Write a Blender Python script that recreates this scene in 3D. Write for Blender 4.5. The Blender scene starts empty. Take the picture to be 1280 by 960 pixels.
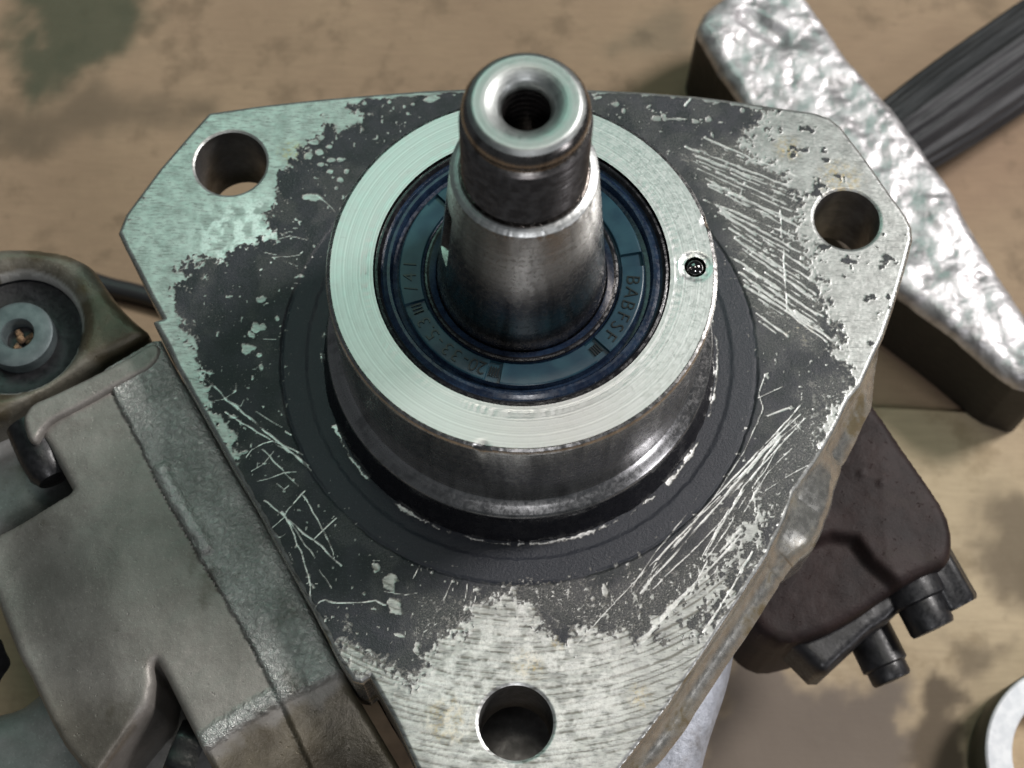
import bpy, math, random
import numpy as np
from mathutils import Vector, Matrix, Quaternion
from mathutils.geometry import delaunay_2d_cdt

random.seed(4)
RNG = np.random.default_rng(4)
SC = bpy.context.scene
COL = SC.collection
MM = 0.001
TABLE = 120.0          # the flange face stands this many mm above the cardboard

# ------------------------------------------------------------------ measured shapes (mm, pump axis at 0,0, flange face z=0)
FLANGE = [(-65.0,52.5),(-53.9,54.6),(-42.4,56.3),(-30.8,57.7),(-20.8,58.8),(-12.5,59.4),(0.9,59.8),(14.3,59.8),(24.3,59.5),(36.0,58.7),(45.9,57.4),(54.2,56.1),(60.5,55.2),(63.4,54.1),(65.6,52.1),(70.1,44.8),(74.5,36.9),(77.6,31.6),(78.5,29.1),(78.5,26.4),(76.5,19.8),(73.5,11.0),(71.2,4.9),(68.8,0.1),(66.2,-5.4),(63.6,-8.7),(60.2,-15.4),(57.0,-20.6),(52.2,-27.3),(50.3,-32.5),(47.7,-37.5),(46.7,-39.8),(42.5,-46.1),(37.5,-53.5),(33.4,-59.6),(27.7,-67.9),(18.9,-79.4),(13.4,-85.8),(10.1,-87.5),(-8.3,-87.8),(-11.7,-86.8),(-16.7,-80.0),(-20.9,-71.7),(-25.9,-63.7),(-27.4,-64.9),(-28.9,-64.6),(-32.0,-60.3),(-37.2,-51.1),(-40.7,-45.6),(-47.3,-34.4),(-55.9,-20.9),(-61.9,-11.2),(-66.1,-4.5),(-68.8,0.7),(-71.7,5.1),(-69.8,5.8),(-72.8,10.6),(-75.7,15.8),(-79.0,21.4),(-80.7,24.6),(-79.7,28.6),(-74.0,39.0),(-68.2,47.9)]
BARE_A = [(-66.3,53.7),(-39.2,59.1),(-37.1,57.6),(-36.2,53.3),(-32.5,51.5),(-35.3,49.5),(-38.7,49.9),(-41.2,50.9),(-42.7,48.4),(-44.2,45.6),(-46.1,41.8),(-49.5,38.9),(-50.0,35.2),(-49.4,31.6),(-51.7,29.7),(-50.6,27.0),(-49.0,23.8),(-51.2,23.2),(-53.5,23.7),(-56.2,21.5),(-58.6,21.1),(-62.1,19.3),(-64.2,17.8),(-66.9,16.0),(-67.6,12.5),(-67.1,8.1),(-65.6,2.1),(-63.2,-2.0),(-61.9,-4.9),(-59.6,-9.5),(-54.6,-18.4),(-52.7,-23.2),(-54.9,-23.3),(-62.9,-11.2),(-78.5,5.3),(-83.8,24.5)]
BARE_B = [(53.5,58.1),(51.2,55.2),(50.9,53.3),(48.2,50.7),(44.8,47.8),(48.7,42.8),(52.7,40.5),(53.8,37.2),(57.0,34.3),(56.8,31.4),(54.2,28.3),(58.0,25.6),(57.4,20.3),(59.1,16.4),(60.1,11.6),(61.7,6.1),(62.8,3.0),(60.5,1.3),(64.0,-1.7),(64.2,-3.7),(62.9,-7.1),(60.7,-10.8),(56.9,-18.7),(59.8,-21.8),(81.8,26.1),(74.3,57.6)]
BARE_C = [(-31.1,-55.9),(-28.3,-58.5),(-26.1,-62.9),(-23.5,-61.6),(-20.6,-62.8),(-19.8,-64.8),(-17.7,-64.2),(-16.3,-61.8),(-14.2,-58.8),(-11.8,-57.0),(-10.0,-54.8),(-8.2,-50.7),(-6.5,-48.7),(-3.2,-49.4),(-0.6,-48.2),(2.7,-50.1),(4.6,-52.6),(8.3,-55.5),(11.5,-56.6),(13.4,-54.8),(17.0,-55.8),(20.7,-54.7),(22.9,-56.1),(25.1,-54.9),(27.2,-56.3),(30.2,-54.8),(33.1,-56.2),(35.3,-53.2),(37.6,-50.2),(41.4,-46.3),(45.3,-40.9),(47.6,-39.4),(49.1,-40.9),(22.3,-98.3),(-19.0,-99.0),(-30.6,-64.7)]
BARE_D = [(21.4,-56.4),(27.3,-51.9),(33.3,-46.5),(38.7,-40.3),(42.6,-34.8),(46.5,-31.6),(48.0,-31.6),(43.2,-39.4),(38.5,-46.4),(34.6,-52.5),(30.1,-56.3),(27.2,-56.3)]
TOPRIM = [(-65.1,53.7),(-42.4,57.4),(-12.5,60.6),(14.3,61.0),(46.0,58.5),(54.3,57.2),(54.2,55.6),(45.9,56.8),(36.0,58.1),(24.3,59.0),(14.3,59.1),(-12.4,58.7),(-20.8,57.9),(-42.3,55.3)]
HATCH_ZONE = [(32.3,45.3),(45.7,49.4),(51.2,42.9),(54.1,36.5),(57.7,25.6),(60.0,9.8),(58.0,1.2),(48.8,6.1),(43.7,16.5),(40.9,28.9),(37.1,37.0)]
MOTTLE = [(-20.8,-57.2),(-12.4,-48.1),(2.3,-45.6),(17.1,-43.8),(27.5,-39.7),(36.7,-31.8),(47.7,-18.9),(60.8,-3.8),(65.5,-3.7),(60.0,-18.6),(50.1,-33.1),(42.1,-47.1),(33.1,-56.2),(17.0,-56.5),(-0.5,-53.9),(-12.0,-61.4)]
BLOBS = [(-51.1,10.4,0.94,0.66,30),(-50.6,4.3,0.94,0.66,20),(-51.7,4.1,0.78,0.98,0),(-52.4,2.4,0.78,0.98,60),(-53.1,-0.3,1.41,1.15,20),(-53.9,0.3,0.62,0.66,0),(-50.7,-1.6,0.47,0.41,0),(-50.1,-4.1,0.55,0.82,20),(-47.7,6.3,0.39,0.49,0),(-42.6,33.2,1.88,0.82,-5),(-25.7,-43.7,0.86,1.15,20),(-23.2,-47.0,0.78,1.48,40),(-22.7,-45.6,0.62,0.98,40),(-22.0,-51.0,1.25,1.8,20),(-22.9,-50.1,0.78,0.82,0),(-33.0,55.5,0.47,0.49,0),(-27.9,56.0,0.39,0.41,0),(-23.9,53.2,0.39,0.49,0),(-24.8,54.9,0.31,0.33,0),(-23.0,55.5,0.47,0.33,0),(27.5,53.2,0.94,0.66,0),(29.2,53.6,0.47,0.82,20),(31.7,53.1,1.88,0.33,0),(35.8,52.6,0.62,0.41,0),(38.5,53.2,0.62,0.66,0),(40.8,52.5,0.47,0.25,0),(45.5,55.5,0.39,0.49,0),(48.5,55.5,0.31,0.25,0),(26.1,56.0,0.62,0.33,40),(26.9,54.9,0.39,0.33,0),(19.3,56.4,0.78,0.66,0),(20.9,54.9,0.39,0.66,0),(15.6,57.9,0.78,0.33,20),(-27.8,-48.7,0.31,0.33,0),(-17.8,-59.2,0.47,0.82,20),(-17.6,-58.0,0.47,0.49,0),(-20.9,-56.3,0.94,0.33,-20),(-15.5,-44.5,0.31,0.33,0),(16.6,-47.3,0.62,1.15,20),(14.4,-48.8,0.47,0.66,10),(42.3,-8.2,0.16,0.16,0),(-18.9,57.0,1.56,0.66,20),(-19.1,58.1,2.19,0.49,0),(-41.4,40.8,0.62,0.49,0),(-39.2,39.3,0.62,0.49,0),(-37.1,37.3,0.62,0.49,0),(-35.9,39.4,0.47,0.49,0),(-37.8,35.5,0.47,0.49,0),(-39.0,41.9,0.78,0.49,0),(-41.6,43.7,0.78,0.66,0),(-43.0,46.0,1.25,0.66,0),(-37.4,42.0,0.62,0.49,0),(-39.7,45.1,0.62,0.49,0),(-41.5,47.1,0.62,0.49,0),(-44.0,42.8,0.94,0.82,0),(-36.4,30.6,0.47,0.49,0),(-35.3,33.5,0.47,0.41,0),(-43.7,15.6,0.62,0.33,0),(-32.1,-10.6,0.31,0.16,0)]
SCRATCHES = [(0.5,1.0,[(-61.9,-5.7),(-55.1,-11.9),(-39.7,-23.9)]),(0.31,1.0,[(-56.7,-11.1),(-48.6,-16.7),(-39.2,-25.0)]),(0.39,1.0,[(-56.2,-13.6),(-48.5,-18.3),(-41.1,-21.9)]),(0.25,1.0,[(-50.4,-13.3),(-45.1,-16.5)]),(0.62,1.0,[(-44.3,-17.2),(-43.3,-17.9)]),(0.37,1.0,[(-48.6,-21.0),(-45.0,-24.7),(-41.4,-28.2)]),(0.34,1.0,[(-40.5,-29.7),(-36.7,-35.6),(-34.2,-40.1)]),(0.19,1.0,[(-34.2,-40.1),(-33.2,-42.9)]),(0.44,1.0,[(-47.6,-31.3),(-44.4,-33.4),(-38.8,-37.9),(-32.2,-43.4)]),(0.34,1.0,[(-44.0,-33.2),(-41.1,-36.7),(-37.4,-42.2)]),(0.34,1.0,[(-44.0,-33.2),(-41.7,-37.2),(-39.7,-41.0),(-38.3,-45.6),(-37.8,-47.5),(-37.4,-51.1)]),(0.28,1.0,[(-45.8,-36.6),(-43.5,-34.4),(-42.8,-32.7),(-40.1,-29.2)]),(0.28,1.0,[(-37.6,-38.5),(-34.9,-35.5),(-33.7,-34.3)]),(0.28,1.0,[(-48.9,-27.3),(-46.9,-26.8),(-44.1,-25.6),(-41.9,-25.4)]),(0.28,1.0,[(-46.6,-19.2),(-48.7,-19.9),(-50.6,-21.1),(-51.4,-22.6)]),(0.25,1.0,[(-47.0,-19.9),(-44.5,-20.7),(-43.4,-21.6)]),(0.37,1.0,[(-36.8,-51.6),(-35.8,-50.3),(-34.7,-49.9),(-32.9,-50.6),(-30.5,-50.5),(-28.1,-50.3),(-25.6,-49.9),(-23.7,-50.7)]),(0.25,1.0,[(-36.2,-44.4),(-34.9,-46.1),(-33.9,-47.8)]),(0.22,1.0,[(-59.4,-12.1),(-58.3,-11.1),(-56.8,-10.9),(-54.8,-9.4),(-54.8,-7.6)]),(0.19,1.0,[(-56.4,-11.1),(-53.5,-12.4),(-53.0,-11.0)]),(0.22,1.0,[(-48.4,23.8),(-46.5,24.4),(-44.9,24.2),(-42.4,23.6)]),(0.19,1.0,[(-49.7,19.5),(-46.2,19.9),(-44.1,20.3)]),(0.19,1.0,[(-47.3,19.0),(-44.5,17.8)]),(0.17,1.0,[(-53.3,21.2),(-48.9,20.2)]),(0.19,1.0,[(-41.8,33.9),(-39.2,31.8),(-37.5,30.0)]),(0.19,1.0,[(-50.0,1.8),(-47.6,1.8)]),(0.19,1.0,[(-26.2,51.3),(-25.4,48.8)]),(0.5,1.0,[(33.8,56.5),(34.8,58.0)]),(0.19,1.0,[(-50.2,-25.3),(-48.1,-23.9),(-46.0,-20.7)]),(0.22,1.0,[(-45.5,-27.9),(-43.9,-28.9),(-42.9,-28.0)]),(0.22,1.0,[(-45.5,-37.7),(-44.0,-38.3),(-43.2,-37.7)]),(0.28,1.0,[(-42.0,-41.1),(-41.3,-42.6)]),(0.22,1.0,[(-24.2,-48.3),(-20.5,-48.9),(-18.3,-48.5)]),(0.2,1.0,[(-17.7,-43.1),(-19.8,-47.5)]),(0.2,1.0,[(-11.7,-45.8),(-13.1,-49.6)]),(0.2,1.0,[(-8.8,-46.5),(-9.4,-49.9)]),(0.2,1.0,[(-14.4,-54.1),(-16.5,-55.6)]),(0.2,1.0,[(-7.2,-48.8),(-7.9,-51.8)]),(0.28,1.0,[(54.8,-7.5),(54.5,-9.7),(52.0,-12.9),(45.5,-20.0),(37.4,-28.8),(26.2,-41.3)]),(0.34,1.0,[(55.2,-12.6),(49.3,-19.2),(42.8,-26.6),(35.1,-40.2)]),(0.25,1.0,[(54.2,-11.9),(44.6,-21.3),(33.7,-32.8)]),(0.31,1.0,[(48.4,-19.2),(40.1,-31.7),(32.7,-39.6)]),(1.88,0.8,[(50.1,-16.4),(44.5,-22.9),(36.9,-31.4),(30.2,-38.7),(23.0,-47.4)]),(0.94,0.9,[(52.6,-13.1),(48.6,-17.2),(43.7,-23.8)]),(0.22,1.0,[(47.8,-4.0),(46.3,-8.1),(47.2,-10.7),(45.7,-14.3),(43.1,-19.7),(37.0,-29.3)]),(0.19,1.0,[(51.1,-6.2),(46.3,-8.6)]),(0.25,1.0,[(46.9,-27.4),(51.3,-24.4),(55.3,-22.1)]),(0.28,1.0,[(38.3,-28.6),(27.4,-39.7),(17.7,-50.2),(11.0,-57.6)]),(0.28,1.0,[(27.4,-39.7),(25.2,-43.2),(24.2,-46.8),(24.9,-47.3),(28.9,-43.1),(32.7,-39.6)]),(1.25,0.75,[(34.9,-31.8),(30.6,-36.6),(26.0,-42.5),(22.2,-51.2)]),(2.34,0.85,[(41.8,-35.6),(34.8,-44.2),(27.2,-52.1),(23.1,-56.2)]),(0.94,0.7,[(45.9,-26.9),(41.9,-33.3),(38.7,-39.5)]),(0.25,1.0,[(39.7,-31.3),(34.6,-40.4),(34.9,-41.4),(36.3,-39.6),(39.6,-34.9)]),(0.25,1.0,[(35.5,-41.3),(32.1,-47.9)]),(0.22,1.0,[(52.3,-18.8),(47.5,-23.7),(42.7,-31.7)]),(0.22,1.0,[(50.1,-18.0),(47.3,-22.9),(42.8,-29.3),(38.8,-36.1)]),(0.19,1.0,[(45.0,-31.7),(44.4,-26.9),(46.8,-22.9)]),(0.47,0.5,[(48.0,-12.3),(52.7,-10.3)]),(0.23,1.0,[(54.1,-13.4),(47.7,-18.9),(39.8,-27.0)]),(0.23,1.0,[(36.0,-25.5),(32.2,-31.9),(26.0,-39.8),(21.5,-46.7)]),(0.5,0.8,[(43.9,-39.4),(39.9,-46.4),(34.6,-54.7)]),(0.41,0.9,[(52.3,32.4),(52.5,25.5),(52.7,18.4),(52.8,10.4)]),(0.56,0.62,[(33.5,46.6),(54.2,37.9)]),(0.36,0.61,[(35.2,44.9),(49.0,39.1)]),(0.56,0.62,[(37.4,48.8),(56.7,39.8)]),(0.36,0.61,[(41.5,46.1),(52.8,40.9)]),(0.56,0.62,[(35.6,44.4),(58.1,34.7)]),(0.36,0.61,[(35.7,43.4),(56.1,34.6)]),(0.56,0.62,[(34.3,43.5),(54.8,33.2)]),(0.36,0.61,[(35.9,41.5),(54.7,32.1)]),(0.56,0.62,[(38.2,38.0),(54.6,30.1)]),(0.36,0.61,[(43.0,34.5),(49.9,31.2)]),(0.56,0.62,[(37.1,39.4),(56.2,28.5)]),(0.36,0.61,[(38.1,37.5),(52.3,29.3)]),(0.56,0.62,[(37.0,34.3),(55.0,26.5)]),(0.36,0.61,[(40.3,31.6),(52.4,26.4)]),(0.56,0.62,[(39.4,32.9),(55.9,22.9)]),(0.36,0.61,[(39.7,31.5),(53.7,23.1)]),(0.56,0.62,[(40.2,31.8),(57.3,19.2)]),(0.36,0.61,[(41.9,29.1),(48.2,24.5)]),(0.56,0.62,[(42.0,28.0),(58.0,16.8)]),(0.36,0.61,[(44.6,24.8),(55.5,17.1)]),(0.56,0.62,[(42.9,25.7),(58.6,13.6)]),(0.36,0.61,[(46.8,21.6),(57.9,13.2)]),(0.56,0.62,[(44.4,23.2),(60.2,10.9)]),(0.36,0.61,[(48.8,18.3),(55.4,13.2)]),(0.56,0.62,[(44.7,19.0),(59.6,8.8)]),(0.36,0.61,[(49.3,15.0),(52.2,13.0)]),(0.56,0.62,[(44.5,16.5),(59.8,6.0)]),(0.36,0.61,[(45.6,14.7),(59.5,5.2)]),(0.56,0.62,[(44.6,15.3),(56.7,7.2)]),(0.36,0.61,[(47.2,12.4),(52.0,9.2)]),(0.56,0.62,[(46.6,9.4),(52.7,4.5)]),(0.36,0.61,[(47.3,7.6),(50.4,5.2)]),(0.56,0.62,[(43.7,18.2),(61.2,3.8)]),(0.36,0.61,[(47.3,14.1),(60.3,3.4)]),(0.56,0.62,[(42.2,21.7),(59.9,8.1)]),(0.36,0.61,[(48.0,15.9),(58.5,7.8)])]
RUST = [((64.9,39.5),6.2),((2.5,-61.2),3.9),((-47.3,43.6),3.9),((8.3,-56.7),2.3),((-11.6,-71.5),6.2),((54.6,46.7),3.9),((55.0,4.6),3.9),((22.7,-66.6),3.1)]
LETTERS = [('B',-4.0),('A',-11.3),('B',-18.4),('F',-25.2),('S',-31.5),('F',-37.7),('2',-109.6),('0',-114.1),('-',-118.7),('3',-124.1),('3',-129.8),('-',-135.3),('5',-140.6),('.',-144.0),('3',-148.9),('/',-168.8),('4',-175.4),('1',177.4)]
POCKETS = [7.7,-48.0,-103.1,-157.9,139.5]
BALL = (30.1,0.8)
NICKS = [-100.4,16.4,-176.0]
KEYWAY = [-165.8]
HEAD = [(-72.9,6.3),(-69.8,0.8),(-64.9,-6.9),(-58.4,-17.6),(-50.6,-29.6),(-43.3,-41.1),(-38.4,-49.9),(-33.7,-58.2),(-30.1,-63.9),(-23.7,-73.6),(-17.4,-82.9),(-22.8,-92.8),(-44.3,-93.2),(-53.9,-81.4),(-58.0,-74.3),(-62.2,-67.4),(-65.2,-62.3),(-67.0,-59.8),(-67.6,-60.7),(-67.1,-63.4),(-67.6,-68.1),(-71.4,-73.2),(-74.2,-77.0),(-76.5,-80.5),(-79.2,-79.7),(-83.7,-75.0),(-87.1,-70.1),(-91.9,-61.9),(-94.5,-58.2),(-97.5,-52.6),(-100.7,-46.4),(-104.2,-39.4),(-102.7,-34.6),(-93.9,-30.6),(-86.7,-26.5),(-89.0,-23.0),(-92.8,-17.2),(-98.1,-10.6),(-93.6,-8.0),(-84.8,-2.0)]
SEAM = [(-83.5,-1.8),(-82.1,-4.3),(-74.4,-16.9),(-69.6,-25.9),(-59.7,-41.0),(-51.8,-52.5),(-44.1,-65.2),(-37.3,-78.9)]
RIDGE = [(-57.5,-74.3),(-50.5,-69.4),(-44.8,-65.6),(-38.4,-62.5),(-30.8,-58.5)]
BEADSEAM = [(-69.2,-22.6),(-67.2,-26.2),(-65.0,-29.7),(-61.9,-34.1),(-59.4,-37.9)]
BAR = [(-98.0,-12.3),(-96.5,-9.2),(-92.7,-7.3),(-85.3,-3.1),(-79.3,0.5),(-74.0,4.6),(-72.3,3.9),(-71.7,2.2),(-72.2,0.4),(-74.0,-1.7),(-78.8,-4.5),(-83.5,-7.6),(-88.3,-10.8),(-92.0,-12.8),(-93.6,-14.9),(-94.5,-17.5),(-96.1,-17.1)]
EAR = [(-118.6,23.5),(-112.5,27.7),(-104.2,28.4),(-95.7,27.3),(-90.0,24.5),(-86.9,20.1),(-83.6,15.8),(-79.9,12.2),(-75.4,8.7),(-81.6,5.0),(-90.0,0.3),(-98.2,-6.0),(-104.1,-10.1),(-113.2,-13.7)]
PORT = [(-103.9,9.2)]
LOWER_BODY = [(-119.5,-67.2),(-103.3,-64.2),(-98.9,-61.8),(-94.3,-56.4),(-86.4,-51.1),(-70.0,-45.7),(-52.3,-55.6),(-38.5,-87.9),(-115.5,-93.9)]
SIDE_BODY = [(-122.0,-2.4),(-105.5,-0.2),(-98.1,-5.5),(-88.2,-19.3),(-90.2,-23.7),(-104.6,-31.9),(-116.9,-36.9)]
HEADBOLT = [(-98.2,-13.4),(-92.5,-23.0)]
LOWBOLT = [(-64.5,-71.1),(-59.7,-73.6)]
DARKBOLT = [(-105.4,-55.1),(-102.0,-55.8)]
HOUSING = [(-57.2,39.4),(8.8,34.8),(49.7,35.7),(56.9,18.4),(57.4,-7.4),(51.4,-30.3),(45.9,-47.2),(43.9,-57.0),(39.6,-68.2),(37.5,-76.0),(34.4,-83.7),(-6.0,-84.4),(-18.8,-75.5),(-34.3,-50.3),(-59.2,-2.5)]
BLOCK = [(65.1,10.8),(76.3,6.5),(80.4,-0.1),(86.6,-10.0),(92.0,-19.0),(92.8,-24.6),(91.7,-30.2),(87.0,-32.3),(79.2,-36.4),(71.9,-41.6),(63.7,-45.9),(56.2,-47.8),(51.9,-46.2),(48.2,-42.1),(49.5,-31.0)]
BLOCKSTEP = [(47.8,-31.0),(57.1,-29.1),(66.5,-25.1),(71.6,-25.7),(74.6,-30.5),(80.9,-36.4),(72.9,-43.3),(63.6,-47.6),(52.9,-47.8),(48.2,-42.9)]
BLOCKBASE = [(51.6,-36.1),(58.7,-30.7),(70.1,-26.0),(78.5,-30.3),(84.9,-36.0),(79.4,-41.3),(75.0,-44.3),(65.9,-52.5),(63.9,-52.5),(58.0,-46.3),(53.2,-39.6)]
BOLT_A = [(82.4,-30.1)]
BOLT_B = [(75.5,-44.3)]
BOLT_C = [(91.2,-30.6)]
LUG = [(56.5,-30.6)]
HAMMER = [(47.1,130.8),(50.0,137.6),(55.7,143.0),(64.8,149.6),(73.8,149.8),(77.8,144.0),(83.0,134.9),(89.0,123.4),(97.0,112.2),(106.6,96.3),(114.0,83.2),(120.1,68.0),(125.2,56.6),(133.0,42.2),(137.8,30.2),(133.2,24.7),(124.3,27.8),(111.4,40.2),(96.1,53.3),(85.5,65.4),(73.8,81.6),(58.9,109.6),(51.7,122.1)]
HANDLE = [(108.6,106.9),(132.7,126.8),(193.3,173.1)]
NECK = [(62.2,138.4),(70.1,132.0)]
TAPE = [(137.3,-60.7),(114.3,-61.1),(120.7,-61.0)]
CABLE = [(-134.2,71.8),(-121.8,69.4),(-113.8,66.6),(-106.0,65.1),(-91.3,60.6),(-68.6,49.6)]
SHEET = [(85.6,35.4),(109.4,34.5),(137.5,33.2),(176.2,31.6),(159.3,-94.2),(-14.4,-97.3),(12.1,-9.4)]
STAIN_OIL = [(-154.6,171.6),(-150.7,145.9),(-148.7,136.2),(-144.0,126.7),(-139.8,130.9),(-133.4,136.5),(-124.7,143.7),(-114.9,146.1),(-114.7,158.0),(-116.2,172.4)]
STAIN_BAND = [(-171.7,123.4),(-139.3,126.8),(-126.1,135.3),(-92.1,125.1),(-98.5,118.2),(-121.7,116.9),(-137.7,113.9),(-169.9,111.4)]
STAIN_TOP = [(22.0,151.0),(30.4,156.9),(44.9,160.1),(49.5,150.2),(35.1,147.1),(25.6,145.5)]
STAIN_R1 = [(127.1,14.8),(120.7,3.5),(118.7,-7.4),(124.4,-13.7),(136.2,-19.9),(145.8,10.6)]
STAIN_R2 = [(108.0,-36.0),(103.6,-41.1),(100.9,-49.3),(99.2,-67.0),(114.5,-66.7),(113.7,-53.0),(110.7,-41.0)]
MAUVE_PATCH = [(53.3,-25.6),(65.5,-29.5),(85.2,-43.5),(101.0,-35.1),(103.7,-39.1),(99.9,-49.3),(97.9,-69.0),(46.0,-69.9)]  # greyish mauve area of the paler sheet
STAIN_R4 = [(110.7,-28.7),(118.1,-26.5),(128.2,-28.4),(124.1,-38.7),(113.9,-38.9)]
CAM = (-1.315,-120.973,287.915)
CAM_R = (0.99983,0.01707,0.00677)
CAM_U = (-0.01836,0.9293,0.36887)


# ------------------------------------------------------------------ camera, world, lamps, exposure
cam = bpy.data.cameras.new('camera'); cam_o = bpy.data.objects.new('camera', cam); COL.objects.link(cam_o)
_r = Vector(CAM_R).normalized(); _u = Vector(CAM_U).normalized(); _b = _r.cross(_u)
M = Matrix((_r, _u, _b)).transposed().to_4x4()
M.translation = Vector((CAM[0]*MM, CAM[1]*MM, (CAM[2]+TABLE)*MM))
cam_o.matrix_world = M
cam.sensor_width = 36.0; cam.lens = 2000/1280*36.0
cam.clip_start = 0.01; cam.clip_end = 20
cam.dof.use_dof = True; cam.dof.focus_distance = 0.288; cam.dof.aperture_fstop = 56.25/2.1
SC.camera = cam_o

world = bpy.data.worlds.new('World'); SC.world = world; world.use_nodes = True
wb = world.node_tree.nodes['Background']; wb.inputs[0].default_value = (0.86, 0.93, 1.0, 1); wb.inputs[1].default_value = 0.06

def lamp(name, loc, target, size, energy, color, size_y=None):
    l = bpy.data.lights.new(name, 'AREA'); o = bpy.data.objects.new(name, l); COL.objects.link(o)
    l.energy = energy; l.color = color; l.size = size
    if size_y: l.shape = 'RECTANGLE'; l.size_y = size_y
    o.location = loc; o.rotation_euler = (Vector(target)-Vector(loc)).to_track_quat('-Z', 'Y').to_euler()
    return o
lamp('ceiling_lamp_green', (-0.36, 0.78, 1.20), (0, 0, 0.1), 0.70, 2.5, (0.54, 1.0, 0.83))
lamp('ceiling_lamp_white', (0.05, 0.16, 1.45), (0, 0, 0.1), 0.24, 1.6, (1.0, 0.96, 0.86))
lamp('key_lamp', (0.78, 0.38, 1.02), (0, 0, 0.1), 0.24, 14, (1.0, 0.96, 0.94))  # key light from the upper right; no window is known there
lamp('side_lamp', (0.95, -0.52, 0.42), (0, 0, 0.1), 0.14, 1.5, (0.96, 0.95, 1.0), 0.3)
lamp('added_front_light', (0.10, -0.95, 1.25), (0, 0, 0.1), 0.20, 3.2, (0.97, 0.97, 1.0))  # added light behind the camera, for highlights on lip, ridge and rims

SC.view_settings.view_transform = 'Standard'; SC.view_settings.look = 'None'
SC.view_settings.exposure = 0.22; SC.view_settings.gamma = 1.0; SC.view_settings.use_curve_mapping = False

# ------------------------------------------------------------------ helpers: noise, distances, meshes
def vnoise(x, y, seed=0):
    xi = np.floor(x).astype(np.int64); yi = np.floor(y).astype(np.int64)
    fx = x-xi; fy = y-yi
    fx = fx*fx*(3-2*fx); fy = fy*fy*(3-2*fy)
    def hsh(a, b):
        n = (a*374761393 + b*668265263 + seed*1442695041) & 0x7fffffff
        n = ((n ^ (n >> 13))*1274126177) & 0x7fffffff
        n = ((n ^ (n >> 15))*2246822519) & 0x7fffffff
        return (n & 0xffff)/65535.0
    a = hsh(xi, yi); b = hsh(xi+1, yi); c = hsh(xi, yi+1); d = hsh(xi+1, yi+1)
    return (a*(1-fx)+b*fx)*(1-fy)+(c*(1-fx)+d*fx)*fy
def fbm(x, y, f, seed=0, octaves=4):
    s = 0; a = .5; t = 0
    for k in range(octaves):
        s = s+a*vnoise(x*f+17.3*k, y*f-9.1*k, seed+k); t += a; a *= .55; f *= 2.03
    return s/t
def sstep(a, b, x):
    t = np.clip((x-a)/(b-a), 0, 1); return t*t*(3-2*t)
def poly_sdf(P, x, y):
    P = np.asarray(P, float); Q = np.roll(P, -1, 0)
    d2 = np.full(x.shape, 1e18); ins = np.zeros(x.shape, bool)
    for (ax, ay), (bx, by) in zip(P, Q):
        ex, ey = bx-ax, by-ay; l2 = ex*ex+ey*ey
        if l2 < 1e-12: continue
        t = np.clip(((x-ax)*ex+(y-ay)*ey)/l2, 0, 1)
        np.minimum(d2, (x-ax-t*ex)**2+(y-ay-t*ey)**2, out=d2)
        if by != ay:
            c = ((ay > y) != (by > y)) & (x < ex*(y-ay)/ey+ax); ins ^= c
    d = np.sqrt(d2); return np.where(ins, -d, d)
def line_dist(P, x, y):
    d2 = np.full(x.shape, 1e18)
    for (ax, ay), (bx, by) in zip(P[:-1], P[1:]):
        ex, ey = bx-ax, by-ay; l2 = max(ex*ex+ey*ey, 1e-9)
        t = np.clip(((x-ax)*ex+(y-ay)*ey)/l2, 0, 1)
        np.minimum(d2, (x-ax-t*ex)**2+(y-ay-t*ey)**2, out=d2)
    return np.sqrt(d2)
def chaikin(P, n=1, q=.22):
    for _ in range(n):
        out = []
        for a, b in zip(P, P[1:]+P[:1]):
            out += [(a[0]+(b[0]-a[0])*q, a[1]+(b[1]-a[1])*q), (a[0]+(b[0]-a[0])*(1-q), a[1]+(b[1]-a[1])*(1-q))]
        P = out
    return P
def ccw(P):
    a = sum(p[0]*q[1]-q[0]*p[1] for p, q in zip(P, P[1:]+P[:1])); return P if a > 0 else P[::-1]
def resample(P, step):
    out = []
    for a, b in zip(P, P[1:]+P[:1]):
        n = max(1, int(round(math.dist(a, b)/step)))
        out += [(a[0]+(b[0]-a[0])*k/n, a[1]+(b[1]-a[1])*k/n) for k in range(n)]
    return out
def mesh_obj(name, verts, faces, mats, parent=None, loc=(0, 0, TABLE), sharp=40, midx=None, attrs=None):
    me = bpy.data.meshes.new(name)
    V = np.asarray(verts, np.float32)*MM
    me.from_pydata(V.tolist(), [], faces if isinstance(faces, list) else faces.tolist())
    for m in (mats if isinstance(mats, (list, tuple)) else [mats]): me.materials.append(m)
    if midx is not None: me.polygons.foreach_set('material_index', np.asarray(midx, np.int32))
    me.polygons.foreach_set('use_smooth', np.ones(len(me.polygons), bool))
    if attrs:
        for k, a in attrs.items():
            at = me.attributes.new(k, 'FLOAT', 'POINT'); at.data.foreach_set('value', np.asarray(a, np.float32))
    me.update(); me.validate()
    if sharp: me.set_sharp_from_angle(angle=math.radians(sharp))
    o = bpy.data.objects.new(name, me); COL.objects.link(o)
    o.location = Vector(loc)*MM
    if parent: o.parent = parent
    return o
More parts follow.
